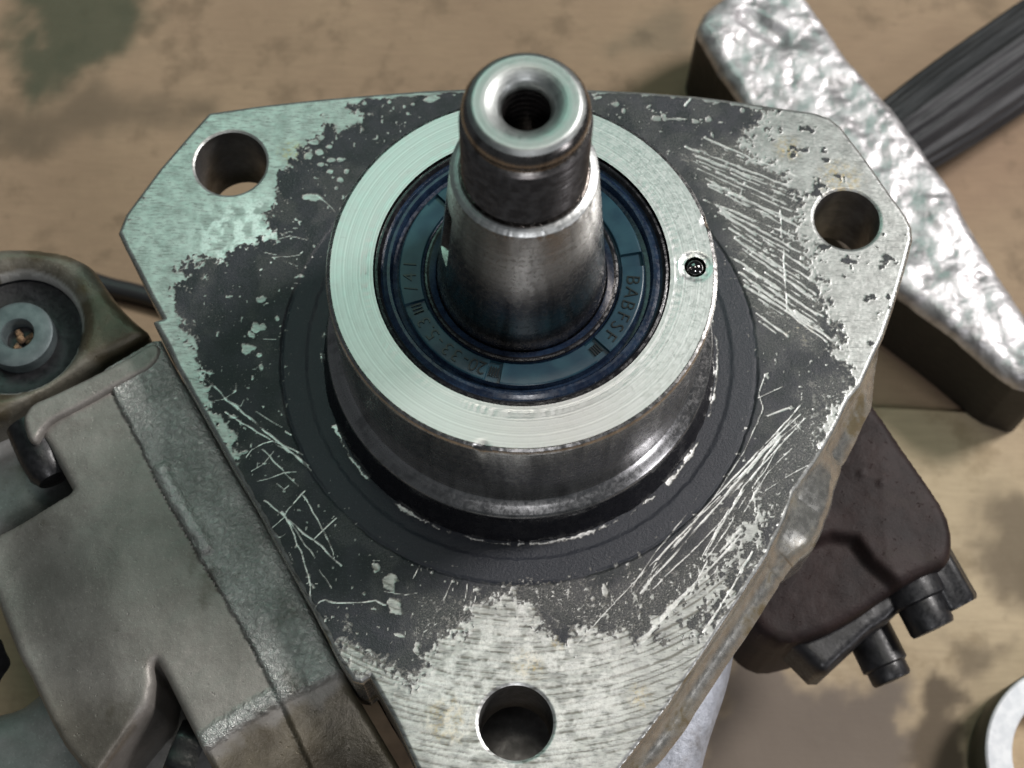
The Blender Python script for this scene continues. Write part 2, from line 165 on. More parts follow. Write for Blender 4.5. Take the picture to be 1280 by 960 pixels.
def plate(outline, circles, step, zfun, levels=(), wall=None, hole_depth=None, attrs=None):
    """top face as a fine grid that follows zfun, its outline and round holes cut exactly, and the wall below it.
    returns verts, faces, material index (0 top, 1 wall, 2 hole wall), attribute arrays"""
    P = ccw(list(outline)); A = np.array(P)
    x0, y0 = A.min(0)-step; x1, y1 = A.max(0)+step
    nx = int((x1-x0)/step)+2; ny = int((y1-y0)/step)+2
    gx, gy = np.meshgrid(x0+step*np.arange(nx), y0+step*np.arange(ny))
    def sdf(x, y):
        s = poly_sdf(P, x, y)
        for cx, cy, r in circles: s = np.maximum(s, r-np.hypot(x-cx, y-cy))
        return s
    s = sdf(gx, gy); ok = s < -.75*step
    cell = ok[:-1, :-1] & ok[1:, :-1] & ok[:-1, 1:] & ok[1:, 1:]
    used = np.zeros_like(ok)
    used[:-1, :-1] |= cell; used[1:, :-1] |= cell; used[:-1, 1:] |= cell; used[1:, 1:] |= cell
    idx = np.full(ok.shape, -1); idx[used] = np.arange(used.sum())
    X = gx[used]; Y = gy[used]
    j, i = np.nonzero(cell)
    quads = np.stack([idx[j, i], idx[j, i+1], idx[j+1, i+1], idx[j+1, i]], 1)
    E = []
    cp = np.pad(cell, 1)
    for dj, di, a, b in ((-1, 0, (0, 0), (0, 1)), (1, 0, (1, 0), (1, 1)), (0, -1, (0, 0), (1, 0)), (0, 1, (0, 1), (1, 1))):
        nb = cp[1+dj:1+dj+cell.shape[0], 1+di:1+di+cell.shape[1]]
        jj, ii = np.nonzero(cell & ~nb)
        E.append(np.stack([idx[jj+a[0], ii+a[1]], idx[jj+b[0], ii+b[1]]], 1))
    E = np.concatenate(E)
    loops = [resample(P, step)]
    for cx, cy, r in circles:
        n = max(24, int(2*math.pi*r/step))
        loops.append([(cx+r*math.cos(-2*math.pi*k/n), cy+r*math.sin(-2*math.pi*k/n)) for k in range(n)])
    bv = np.unique(E); remap = {int(v): k for k, v in enumerate(bv)}
    pts = [(X[v], Y[v]) for v in bv]; edges = [(remap[int(a)], remap[int(b)]) for a, b in E]
    base = len(X); gl = [int(v) for v in bv]; nl = []
    LX = []; LY = []
    for L in loops:
        st = len(pts); ids = []
        for k, q in enumerate(L):
            pts.append(q); ids.append(base+len(LX)); LX.append(q[0]); LY.append(q[1]); gl.append(ids[-1])
        edges += [(st+k, st+(k+1) % len(L)) for k in range(len(L))]
        nl.append(ids)
    r = delaunay_2d_cdt([Vector((float(a), float(b))) for a, b in pts], edges, [], 0, 1e-7)
    vo, fo, orig = r[0], r[2], r[3]
    ov = [gl[o[0]] if o else -1 for o in orig]
    F = [f for f in fo if all(ov[k] >= 0 for k in f)]
    FC = np.array([[sum(vo[k][0] for k in f)/3, sum(vo[k][1] for k in f)/3] for f in F])
    sf = sdf(FC[:, 0], FC[:, 1])
    ci = np.floor((FC[:, 0]-x0)/step).astype(int); cj = np.floor((FC[:, 1]-y0)/step).astype(int)
    incell = cell[np.clip(cj, 0, cell.shape[0]-1), np.clip(ci, 0, cell.shape[1]-1)]
    tri = []
    for f, a, b in zip(F, sf, incell):
        if a < 0 and not b:
            q = [ov[k] for k in f]
            p, q1, q2 = vo[f[0]], vo[f[1]], vo[f[2]]
            if (q1[0]-p[0])*(q2[1]-p[1])-(q2[0]-p[0])*(q1[1]-p[1]) < 0: q = q[::-1]
            tri.append(q)
    X = np.concatenate([X, LX]); Y = np.concatenate([Y, LY])
    S = np.minimum(sdf(X, Y), 0)
    Z, at = zfun(X, Y, S)
    verts = np.stack([X, Y, Z], 1)
    faces = quads.tolist()+tri; mi = [0]*len(faces)
    nv = len(verts); extra = []
    L0 = np.array(loops[0]); nrm = np.roll(L0, -1, 0)-np.roll(L0, 1, 0)
    nrm = np.stack([nrm[:, 1], -nrm[:, 0]], 1); nrm /= np.linalg.norm(nrm, axis=1)[:, None]+1e-9
    prev = nl[0]; n = len(prev); ztop = Z[prev]
    for lv in levels:
        if wall: px, py, pz = wall(L0[:, 0], L0[:, 1], nrm[:, 0], nrm[:, 1], lv)
        else: px, py, pz = L0[:, 0], L0[:, 1], np.full(n, lv)
        pz = np.minimum(pz, ztop-.02)
        extra.append(np.stack([px, py, pz], 1)); cur = [nv+k for k in range(n)]; nv += n
        faces += [(prev[(k+1) % n], prev[k], cur[k], cur[(k+1) % n]) for k in range(n)]; mi += [1]*n
        prev = cur
    if hole_depth is not None:
        for L, ids in zip(loops[1:], nl[1:]):
            n = len(ids); q = np.array(L)
            extra.append(np.stack([q[:, 0], q[:, 1], np.full(n, hole_depth)], 1)); cur = [nv+k for k in range(n)]; nv += n
            faces += [(ids[(k+1) % n], ids[k], cur[k], cur[(k+1) % n]) for k in range(n)]; mi += [2]*n
    if extra:
        ex = np.concatenate(extra); verts = np.concatenate([verts, ex])
        for k in at: at[k] = np.concatenate([np.broadcast_to(at[k], X.shape), np.zeros(len(ex))])
    else:
        at = {k: np.broadcast_to(v, X.shape) for k, v in at.items()}
    return verts, faces, mi, at
def lathe(profile, segs, mod=None, mats=None):
    """surface of revolution; mod(r, th, z) may move the points; mats(r, z) picks the material of a band"""
    th = np.linspace(0, 2*math.pi, segs, endpoint=False); V = []; R = []; F = []; mi = []
    for r, z in profile:
        if r < 1e-6: R.append(([len(V)], 1)); V.append((0, 0, z)); continue
        rr = np.full(segs, float(r)); zz = np.full(segs, float(z))
        if mod: rr, zz = mod(rr, th, zz)
        R.append((list(range(len(V), len(V)+segs)), segs)); V += np.stack([rr*np.cos(th), rr*np.sin(th), zz], 1).tolist()
    for k, ((a, na), (b, nb)) in enumerate(zip(R[:-1], R[1:])):
        m = mats((profile[k][0]+profile[k+1][0])/2, (profile[k][1]+profile[k+1][1])/2) if mats else 0
        for s in range(segs):
            t = (s+1) % segs
            if na == 1 and nb == 1: continue
            if na == 1: F.append((a[0], b[s], b[t]))
            elif nb == 1: F.append((a[s], b[0], a[t]))
            else: F.append((a[s], b[s], b[t], a[t]))
            mi.append(m)
    return V, F, mi
def flip(F): return [tuple(reversed(f)) for f in F]

# ------------------------------------------------------------------ materials
class NT:
    def __init__(s, name):
        s.m = bpy.data.materials.new(name); s.m.use_nodes = True; s.t = s.m.node_tree; s.t.nodes.clear()
        s.out = s.n('ShaderNodeOutputMaterial'); s.b = s.n('ShaderNodeBsdfPrincipled'); s.t.links.new(s.b.outputs[0], s.out.inputs[0])
        tc = s.n('ShaderNodeTexCoord'); mp = s.n('ShaderNodeVectorMath'); mp.operation = 'SCALE'; mp.inputs['Scale'].default_value = 1000
        s.t.links.new(tc.outputs['Object'], mp.inputs[0]); s.co = mp.outputs[0]
    def n(s, t): return s.t.nodes.new(t)
    def put(s, sock, v):
        if hasattr(v, 'links') or isinstance(v, bpy.types.NodeSocket): s.t.links.new(v, sock)
        elif isinstance(v, (tuple, list)) and len(v) == 3 and sock.type == 'RGBA': sock.default_value = (*v, 1)
        else: sock.default_value = v
    def noise(s, scale, detail=4, rough=.55, co=None, dist=0, stretch=None):
        n = s.n('ShaderNodeTexNoise'); c = co or s.co
        if stretch:
            mp = s.n('ShaderNodeMapping'); s.put(mp.inputs['Vector'], c); mp.inputs['Rotation'].default_value = stretch[0]; mp.inputs['Scale'].default_value = stretch[1]; c = mp.outputs[0]
        s.put(n.inputs['Vector'], c); n.inputs['Scale'].default_value = scale; n.inputs['Detail'].default_value = detail
        n.inputs['Roughness'].default_value = rough; n.inputs['Distortion'].default_value = dist
        return n.outputs['Fac']
    def voro(s, scale, feature='F1'):
        n = s.n('ShaderNodeTexVoronoi'); s.put(n.inputs['Vector'], s.co); n.inputs['Scale'].default_value = scale; n.feature = feature
        return n.outputs['Distance']
    def attr(s, k):
        n = s.n('ShaderNodeAttribute'); n.attribute_name = k; return n.outputs['Fac']
    def math(s, op, a, b=0.0, c=None):
        n = s.n('ShaderNodeMath'); n.operation = op; s.put(n.inputs[0], a); s.put(n.inputs[1], b)
        if c is not None: s.put(n.inputs[2], c)
        return n.outputs[0]
    def ramp(s, v, a, b, lo=0.0, hi=1.0, smooth=True):
        n = s.n('ShaderNodeMapRange'); n.interpolation_type = 'SMOOTHSTEP' if smooth else 'LINEAR'
        s.put(n.inputs['Value'], v); n.inputs['From Min'].default_value = a; n.inputs['From Max'].default_value = b
        n.inputs['To Min'].default_value = lo; n.inputs['To Max'].default_value = hi
        return n.outputs[0]
    def mix(s, f, a, b):
        n = s.n('ShaderNodeMix'); n.data_type = 'RGBA'; s.put(n.inputs['Factor'], f)
        s.put(n.inputs[6], a); s.put(n.inputs[7], b); return n.outputs[2]
    def mixf(s, f, a, b):
        n = s.n('ShaderNodeMix'); n.data_type = 'FLOAT'; s.put(n.inputs['Factor'], f)
        s.put(n.inputs[2], a); s.put(n.inputs[3], b); return n.outputs[0]
    def radius(s):
        sp = s.n('ShaderNodeSeparateXYZ'); s.put(sp.inputs[0], s.co)
        return s.math('SQRT', s.math('ADD', s.math('MULTIPLY', sp.outputs[0], sp.outputs[0]), s.math('MULTIPLY', sp.outputs[1], sp.outputs[1])))
    def axis(s, k):
        sp = s.n('ShaderNodeSeparateXYZ'); s.put(sp.inputs[0], s.co); return sp.outputs[k]
    def noise1(s, w, scale, detail=3):
        n = s.n('ShaderNodeTexNoise'); n.noise_dimensions = '1D'; s.put(n.inputs['W'], w); n.inputs['Scale'].default_value = scale; n.inputs['Detail'].default_value = detail
        return n.outputs['Fac']
    def bump(s, h, dist, strength=1.0, prev=None):
        n = s.n('ShaderNodeBump'); s.put(n.inputs['Height'], h); n.inputs['Distance'].default_value = dist*MM; n.inputs['Strength'].default_value = strength
        if prev is not None: s.put(n.inputs['Normal'], prev)
        return n.outputs[0]
    def done(s, color, rough, metal=0.0, normal=None, **kw):
        s.put(s.b.inputs['Base Color'], color); s.put(s.b.inputs['Roughness'], rough); s.put(s.b.inputs['Metallic'], metal)
        if normal is not None: s.put(s.b.inputs['Normal'], normal)
        for k, v in kw.items(): s.put(s.b.inputs[k.replace('_', ' ')], v)
        return s.m

# painted, scraped flange face
t = NT('scraped_flange_paint')
bare = t.math('ADD', t.attr('bare'), t.ramp(t.noise(3.2, 5, .7), .2, .8, -.26, .26, False))
frn = t.ramp(bare, .16, .40); bare = t.ramp(bare, .38, .66)
pad = t.attr('pad')
pn = t.noise(.22, 5, .6); pf = t.noise(2.4, 4, .7)
paint = t.mix(t.ramp(pn, .35, .68), (.010, .014, .016), (.024, .025, .032))
paint = t.mix(t.ramp(pf, .56, .74, 0, .8), paint, (.12, .125, .125))
wf = t.noise(3.4, 5, .75, dist=.5)
worn = t.math('MULTIPLY', t.attr('worn'), t.ramp(wf, .38, .66))
paint = t.mix(worn, paint, (.15, .15, .135))
paint = t.mix(t.ramp(t.noise(4.5, 3, .7), .60, .74, 0, .55), paint, (.16, .165, .17))
paint = t.mix(pad, paint, t.mix(t.ramp(pf, .55, .78), (.018, .021, .028), (.06, .064, .072)))
mn = t.noise(.35, 6, .62); mfi = t.noise(1.5, 6, .7, stretch=((0, 0, .5), (.35, 1.6, 1)))
alu = t.mix(t.ramp(mn, .3, .7), (.29, .295, .285), (.45, .46, .445))
alu = t.mix(t.ramp(mfi, .50, .68, 0, .8), alu, (.17, .175, .17))
st2 = t.noise(1.1, 5, .75, stretch=((0, 0, -.62), (.14, 1.7, 1)))
alu = t.mix(t.ramp(st2, .54, .70, 0, .75), alu, (.15, .155, .15))
alu = t.mix(t.ramp(t.noise(2.4, 4, .7), .66, .76, 0, .7), alu, (.16, .16, .15))
alu = t.mix(t.math('MULTIPLY', t.attr('groove'), .85), alu, (.12, .115, .10))
alu = t.mix(t.math('MULTIPLY', t.attr('rust'), t.ramp(t.noise(.9, 5, .7), .42, .7)), alu, (.42, .33, .17))
alu = t.mix(t.math('MULTIPLY', t.attr('fresh'), t.ramp(t.noise(1.8, 5, .75), .3, .6, .35, 1.0)), alu, (.80, .80, .79))
paint = t.mix(t.math('MULTIPLY', frn, .8), paint, (.17, .165, .15)); color = t.mix(bare, paint, alu)
rough = t.mixf(bare, t.ramp(pf, .3, .7, .30, .52), t.ramp(mfi, .3, .7, .33, .50))
metal = t.mixf(bare, 0.0, .82)
pk = t.math('SUBTRACT', 1.0, t.math('MULTIPLY', bare, .86))
nb = t.bump(t.math('MULTIPLY', t.noise(1.9, 5, .72), pk), .17, .8); nb = t.bump(t.math('MULTIPLY', t.noise(5.5, 3, .6), pk), .05, .7, nb)
FLANGE_MAT = t.done(color, rough, metal, nb, Specular_IOR_Level=.36)

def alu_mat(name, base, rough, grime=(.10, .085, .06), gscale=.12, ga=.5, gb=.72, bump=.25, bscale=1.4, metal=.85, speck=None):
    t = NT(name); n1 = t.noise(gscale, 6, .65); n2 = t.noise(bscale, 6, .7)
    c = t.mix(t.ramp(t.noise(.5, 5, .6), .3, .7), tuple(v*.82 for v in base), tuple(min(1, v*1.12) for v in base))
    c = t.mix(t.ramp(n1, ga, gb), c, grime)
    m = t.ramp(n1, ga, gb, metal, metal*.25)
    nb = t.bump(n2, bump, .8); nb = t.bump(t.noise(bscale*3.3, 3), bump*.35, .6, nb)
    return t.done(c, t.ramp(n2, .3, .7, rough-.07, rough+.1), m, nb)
ALU_SIDE = alu_mat('cast_aluminium_edge', (.46, .455, .42), .25, (.14, .115, .07), .10, .50, .68, .025, .7)
ALU_HOLE_SHADE = alu_mat('shade_dark_bore_aluminium', (.20, .195, .19), .42, (.05, .046, .042), .07, .4, .7, .04, .8)  # darkened so the shade inside the holes is put into the colour
ALU_BODY = alu_mat('blue_white_casting', (.40, .42, .47), .5, (.12, .11, .10), .08, .52, .75, .6, .5, .5)

def turned(name, base, rough, axis='r', scale=2.2, bump=.06, dark=(.2, .2, .2), metal=1.0, wobble=.12):
    t = NT(name); w = t.radius() if axis == 'r' else t.axis(2)
    wob = t.math('ADD', w, t.ramp(t.noise(.12, 2), 0, 1, -wobble, wobble, False))
    g = t.noise1(wob, scale, 4); g2 = t.noise1(w, scale*4, 2)
    sc = t.noise(1.1, 6, .75, dist=.6)
    c = t.mix(t.ramp(g, .35, .7), tuple(v*.8 for v in base), base)
    c = t.mix(t.ramp(sc, .58, .75, 0, .5), c, dark)
    if axis == 'z': c = t.mix(t.ramp(t.noise(.30, 4, .6, stretch=((0, 0, 0), (1, 1, .07))), .45, .66, 0, .55), c, tuple(v*.45 for v in dark))  # upright dark streaks in the colour stand in for reflections
    nb = t.bump(g, bump, .8); nb = t.bump(g2, bump*.3, .6, nb); nb = t.bump(t.noise(3.0, 4, .7), bump*.6, .5, nb)
    return t.done(c, t.ramp(sc, .3, .7, rough-.06, rough+.12), metal, nb)
RING_FACE = turned('turned_ring_face', (.60, .615, .605), .36, 'r', 3.2, .016, (.38, .40, .39), .9, .12)
RING_WALL = turned('turned_ring_wall', (.56, .55, .54), .22, 'z', 1.2, .004, (.40, .40, .40))
SHAFT = turned('ground_steel_shaft', (.34, .32, .305), .21, 'z', 1.1, .010, (.10, .09, .085))
SHAFT_END = turned('turned_shaft_end', (.44, .46, .45), .42, 'r', 1.8, .05, (.35, .34, .32))
t = NT('oily_black_thread'); zz = t.axis(2)
thr = t.ramp(t.math('SINE', t.math('MULTIPLY', t.math('SUBTRACT', zz, 73.2), 2*math.pi/1.36)), -.9, .3)  # groove shading put into the colour as dark rings
STEEL_DARK = t.done(t.mix(thr, (.03, .027, .027), t.mix(t.ramp(t.noise(.6, 5), .35, .7), (.14, .128, .124), (.26, .245, .24))), .27, .9, t.bump(t.noise1(zz, 2.0, 2), .03, .5))
STEEL_BALL = NT('polished_steel_ball').done((.16, .155, .155), .10, 1.0)
t = NT('navy_rubber'); RUB_NAVY = t.done(t.mix(t.ramp(t.noise(.5, 4), .35, .7), (.006, .012, .028), (.014, .028, .055)), t.ramp(t.noise(1.5, 4), .3, .7, .16, .34), 0, t.bump(t.noise(1.2, 4), .03, .5))
t = NT('teal_rubber'); RUB_TEAL = t.done(t.mix(t.ramp(t.noise(.25, 4), .35, .7), (.010, .032, .050), (.017, .050, .068)), .30, 0, t.bump(t.noise(3, 4), .03, .5), Specular_IOR_Level=.30)
t = NT('black_oily_rubber'); RUB_BLACK = t.done((.008, .008, .010), t.ramp(t.noise(.8, 5), .35, .65, .12, .38), 0, t.bump(t.noise(.7, 5), .12, .7))
t = NT('raised_letter_rubber'); LETTER_MAT = t.done((.001, .002, .003), .30)

# left castings
def casting(name, c1, c2, grime, rough, bsc, bd, metal=.35, spec=.5):
    t = NT(name); st = t.attr('strip'); n1 = t.noise(.10, 6, .65); n2 = t.noise(bsc, 5, .75); v = t.noise(.9, 4, .65, dist=.5)
    c = t.mix(t.ramp(n1, .3, .7), c1, c2)
    c = t.mix(t.ramp(t.noise(1.7, 4, .75), .55, .75, 0, .6), c, tuple(min(1, q*1.7) for q in c2)); c = t.mix(t.ramp(t.noise(1.3, 4, .75), .58, .75, 0, .6), c, tuple(q*.4 for q in c1))
    c = t.mix(st, c, t.mix(t.ramp(n1, .3, .7), (.27, .275, .26), (.44, .445, .425)))
    c = t.mix(t.ramp(t.noise(.075, 5, .6), .58, .74), c, grime)
    c = t.mix(t.attr('oil'), c, t.mix(t.ramp(n1, .35, .65), (.055, .042, .022), (.11, .09, .055)))
    c = t.mix(t.attr('bright'), c, (.62, .62, .60))
    h = t.math('ADD', n2, t.math('MULTIPLY', t.math('MULTIPLY', v, 7.0), st)); h = t.math('SUBTRACT', h, t.ramp(t.noise(.8, 3, .6), .64, .74, 0, .7))
    nb = t.bump(h, bd, .8); nb = t.bump(t.noise(5, 3), .03, .5, nb)
    ro = t.mixf(st, rough, .27); ro = t.mixf(t.attr('oil'), ro, .26)
    return t.done(c, ro, t.mixf(st, metal, .45), nb, Specular_IOR_Level=spec)
CAST_GREY = casting('grey_sand_casting', (.168, .156, .142), (.24, .224, .206), (.10, .090, .074), .44, .8, .16)
CAST_EAR = casting('oily_brown_casting', (.11, .10, .08), (.20, .185, .15), (.13, .095, .04), .42, .9, .2, .3)
CAST_LOW = casting('smooth_grey_casting', (.17, .17, .165), (.25, .25, .245), (.12, .115, .09), .55, .7, .2, .3)
CAST_BROWN = casting('maroon_brown_block', (.012, .008, .008), (.026, .016, .015), (.020, .014, .010), .55, .6, .2, .05, .22)
t = NT('black_oxide_steel'); BLACK = t.done(t.mix(t.ramp(t.noise(.5, 5), .35, .7), (.006, .006, .007), (.016, .016, .018)), t.ramp(t.noise(1.2, 4), .3, .7, .30, .50), 0, t.bump(t.noise(1.0, 5), .08, .6))
t = NT('grey_washer'); WASHER = t.done(t.mix(t.ramp(t.noise(.4, 4), .3, .7), (.075, .095, .10), (.12, .145, .15)), .5, .4, t.bump(t.noise(2, 4), .04, .6))
t = NT('rusty_crumbs'); RUSTY = t.done(t.mix(t.ramp(t.noise(.7, 5), .35, .65), (.05, .028, .016), (.27, .165, .09)), .8, 0, t.bump(t.noise(1, 5), .8, 1))
# hammer, cardboard, small things
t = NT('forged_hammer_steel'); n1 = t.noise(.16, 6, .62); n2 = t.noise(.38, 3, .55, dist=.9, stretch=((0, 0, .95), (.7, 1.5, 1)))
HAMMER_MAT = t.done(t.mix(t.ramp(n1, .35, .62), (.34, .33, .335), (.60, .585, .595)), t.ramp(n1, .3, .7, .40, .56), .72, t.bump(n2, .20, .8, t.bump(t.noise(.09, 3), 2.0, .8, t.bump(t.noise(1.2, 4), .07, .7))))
t = NT('hammer_shaded_steel'); HAMMER_SHADE_SIDE = t.done(t.mix(t.noise(.2, 4), (.006, .005, .004), (.018, .015, .012)), .6, .1, t.bump(t.noise(.5, 4), .5, .6))  # near-black side walls: the shade on them is put into the colour
t = NT('black_rubber_grip'); HANDLE_MAT = t.done(t.mix(t.ramp(t.noise(.5, 5, .7, stretch=((0, 0, 0), (1, 1, .06))), .4, .65), (.012, .012, .014), (.045, .044, .047)), .68, 0, t.bump(t.noise(.9, 4), .15, .6))
def cardboard(name, a, b, oil):
    t = NT(name); n1 = t.noise(.018, 6, .6); n2 = t.noise(.9, 5, .7, stretch=((0, 0, .06), (.12, 1, 1))); n3 = t.noise(.07, 5, .6)
    c = t.mix(t.ramp(n1, .3, .7), a, b); c = t.mix(t.ramp(n2, .35, .7, 0, .35), c, tuple(v*.72 for v in a))
    c = t.mix(t.ramp(n3, .50, .68, 0, .7), c, oil); c = t.mix(t.ramp(t.noise(.55, 4, .8), .66, .78, 0, .6), c, tuple(v*.45 for v in a)); c = t.mix(t.ramp(t.noise(.16, 5, .7), .60, .74, 0, .4), c, tuple(v*.55 for v in a))
    c = t.mix(t.attr('oil'), c, (.040, .042, .022)); c = t.mix(t.attr('damp'), c, (.105, .078, .050)); c = t.mix(t.attr('mauve'), c, (.15, .122, .098))
    return t.done(c, t.mixf(t.attr('oil'), .8, .45), 0, t.bump(n2, .12, .7, t.bump(n1, 3.0, .4)))
CARD = cardboard('oil_stained_cardboard', (.262, .180, .116), (.318, .226, .144), (.16, .11, .068))
CARD2 = cardboard('pale_cardboard', (.375, .292, .188), (.46, .365, .242), (.24, .18, .105))
t = NT('white_plastic'); WHITE = t.done(t.mix(t.ramp(t.noise(.4, 4), .35, .7), (.58, .60, .63), (.74, .75, .77)), .4, 0, t.bump(t.noise(.8, 4), .1, .4))
t = NT('dark_olive_side'); OLIVE = t.done((.045, .05, .03), .5)  # dark olive for the outer band
t = NT('beige_core'); BEIGE = t.done(t.mix(t.noise(.5, 4), (.50, .38, .25), (.60, .47, .32)), .75)
t = NT('black_cable_sheath'); CABLE_MAT = t.done((.02, .02, .022), .5)

# ------------------------------------------------------------------ the setting: cardboard on the bench
def flat(name, poly, z, step, mat, blotches, thick, warp=0.0):
    def zf(x, y, s):
        at = {'oil': 0*x, 'damp': 0*x, 'mauve': 0*x}
        for key, P, soft, amt, seed in blotches:
            d = poly_sdf(P, x, y)+(fbm(x, y, .07, seed)-.5)*18+(fbm(x, y, .3, seed+5)-.5)*5
            at[key] = np.maximum(at[key], amt*sstep(soft, -soft, d))
        return z+warp*(fbm(x, y, .02, 3)-.5), at
    return plate(poly, [], step, zf, levels=(z-thick,))
W = 420
v, f, mi, at = flat('x', [(-W, -W), (W, -W), (W, W), (-W, W)], -120, 1.6, CARD,
    [('oil', STAIN_OIL, 5, .85, 1), ('damp', STAIN_BAND, 7, .75, 2), ('oil', STAIN_TOP, 5, .35, 3)], 4)
ground = mesh_obj('ground', v, f, CARD, sharp=40, attrs=at); ground['kind'] = 'structure'
def tag(o, label, cat, group=None):
    o['label'] = label; o['category'] = cat
    if group: o['group'] = group
    return o
v, f, mi, at = flat('x', SHEET, -117.5, 1.0, CARD2,
    [('damp', STAIN_R1, 5, .8, 4), ('damp', STAIN_R2, 3, 1.0, 5), ('mauve', MAUVE_PATCH, 4, .95, 6), ('damp', STAIN_R4, 4, .7, 7)], 2.4, .6)
sheet = mesh_obj('cardboard_sheet', v, f, CARD2, attrs=at)
tag(sheet, 'paler stained cardboard sheet lying under the dark brown block at lower right', 'cardboard')

# ------------------------------------------------------------------ injection pump
def root(name, loc, label, cat):
    o = bpy.data.objects.new(name, None); COL.objects.link(o); o.location = Vector(loc)*MM; o.empty_display_size = .02
    return tag(o, label, cat)
pump = root('injection_pump', (0, 0, 0), 'steel diesel injection pump with scraped three-hole flange and upright tapered shaft', 'fuel pump')
RB, RP, H = 38.3, 46.4, 37.95
HOLES = [(-59.7, 40.8, 7.35), (65.8, 30.5, 6.7), (.5, -71.7, 6.7)]

def flange_top(x, y, s):
    r = np.hypot(x, y); th = np.arctan2(y, x)
    n1 = fbm(x, y, .55, 11, 4)-.5; n2 = fbm(x, y, 2.0, 12, 3)-.5; n3 = fbm(x, y, .18, 13, 3)-.5
    b = np.zeros_like(x)
    for P, w in ((BARE_A, .9), (BARE_B, 1.7), (BARE_C, 2.4)):
        d = poly_sdf(P, x, y)+n1*7.5+n2*(3.0+w)
        b = np.maximum(b, sstep(w, -w, d))
    d = poly_sdf(BARE_D, x, y)+n1*9+n2*6; b = np.maximum(b, .8*sstep(.8, -.8, d)*sstep(.30, .5, fbm(x, y, .8, 15, 3)+.1))
    d = poly_sdf(TOPRIM, x, y)+n1*2.5; b = np.maximum(b, sstep(.3, -.2, d))
    # paint flakes left inside the scraped zones
    isl = sstep(.66, .72, fbm(x, y, .45, 21, 4)); b = b*(1-.9*isl*(poly_sdf(BARE_B, x, y) < 8)*(fbm(x, y, .1, 22) > .52))
    # fine mottling of the worn paint
    md = sstep(3, -6, poly_sdf(MOTTLE, x, y)+n3*12)
    ridged = 1-np.abs(2*fbm(x, y, 1.1, 31, 3)-1)
    b = np.maximum(b, md*.72*sstep(.935, .985, ridged)); b = np.maximum(b, md*.75*sstep(.66, .74, fbm(x, y, 1.0, 33, 3)))
    ridged2 = 1-np.abs(2*fbm(x, y, .5, 35, 4)-1)
    b = np.maximum(b, .52*sstep(.985, .998, ridged2)*sstep(.55, .7, fbm(x, y, .12, 36)))
    b = np.maximum(b, .9*sstep(.80, .84, fbm(x, y, 1.3, 37, 2)))
    # chips
    for (cx, cy, a, c, ang) in BLOBS:
        k = (np.abs(x-cx) < 4) & (np.abs(y-cy) < 4)
        dx = x[k]-cx; dy = y[k]-cy; ca, sa = math.cos(math.radians(ang)), math.sin(math.radians(ang))
        q = np.hypot((dx*ca+dy*sa)/a, (-dx*sa+dy*ca)/c)+n1[k]*1.3+n2[k]*.5
        b[k] = np.maximum(b[k], sstep(1.25, .8, q))
    fresh = np.zeros_like(x)
    # chatter marks of the right lug
    hz = sstep(2.5, -2.5, poly_sdf(HATCH_ZONE, x, y)+n1*4)
    hm = .62*sstep(.62, .74, fbm(.86*x-.5*y, 2.6*(.5*x+.86*y), .75, 41, 3))*hz
    b = np.maximum(b, hm)
    for i, (w, k, P) in enumerate(SCRATCHES):
        A = np.array(P); m = (x > A[:, 0].min()-3) & (x < A[:, 0].max()+3) & (y > A[:, 1].min()-3) & (y < A[:, 1].max()+3)
        xs, ys = x[m], y[m]
        wob = (fbm(xs, ys, .35, 50+i, 2)-.5)*(.9 if k > .7 else .55)*min(1, .35+w)
        d = line_dist(P, xs+wob, ys+wob*.6)
        hw = max(.09, w*.40)
        ex, ey = A[-1]-A[0]; L = math.hypot(ex, ey)+1e-6; u = ((xs-A[0, 0])*ex+(ys-A[0, 1])*ey)/L; c = ((xs-A[0, 0])*ey-(ys-A[0, 1])*ex)/L
        brk = fbm(u*.55, c*2.2, 1.0, 90+i, 3); hw = hw*(.55+.9*fbm(u*.35, 0*u, 1.0, 170+i, 2)) if w < .8 else hw
        if w > .8: 
            ln = fbm(u*.10, c*2.1, 1.0, 130+i, 2); a = sstep(hw, hw*.5, d+(fbm(u*.3, c*2, 1.0, 150+i, 3)-.5)*w*.8)*sstep(.50-.10*k, .62-.06*k, ln)*(.55+.35*sstep(.55, .7, ln))
        else: a = sstep(hw+.11, hw-.09, d)*sstep(.28, .46, brk+.08*k)*(.58+.72*fbm(u*.9, c*0, 1.0, 190+i, 2))
        a = a*(1.25 if .60 < k < .64 else 1); b[m] = np.maximum(b[m], a); fresh[m] = np.maximum(fresh[m], a*(.65 if k > .65 else .3))
    # worn pad round the boss, its scored edge and the chipped rim at the foot of the boss
    pad = sstep(RP+.25, RP-.25, r+n1*.5)
    b = b*(1-.93*pad*sstep(RP+.2, RP-2.5, r+n1*3))
    rim = sstep(.62, .10, np.abs(r-(RB+.35)+n2*.8+n1*.5)+.5*(1-fbm(th*14, 0*th, 1.0, 8, 2)*1.25))*sstep(.40, .52, vnoise(th*9, 0*th+3, 5)*.6+vnoise(th*31, 0*th, 6)*.4+.10*np.sin(th-4.2))
    b = np.maximum(b, rim); fresh = np.maximum(fresh, rim)
    edge = sstep(-.75, -.15, np.where(np.minimum.reduce([np.hypot(x-a, y-c)-q for a, c, q in HOLES]) > 1.2, s, -9)+n1*.8)
    b = np.maximum(b, edge*.95)
    # freshly scraped patches
    fr = sstep(4, -4, np.hypot((x+51)/1.6, (y-24))-9)*.8; fr = np.maximum(fr, .5*sstep(10, -5, np.hypot(x-.5, y+64)-18))
    fresh = np.maximum(fresh, fr*sstep(.35, .6, fbm(x, y, .6, 61, 4)))
    rust = np.zeros_like(x)
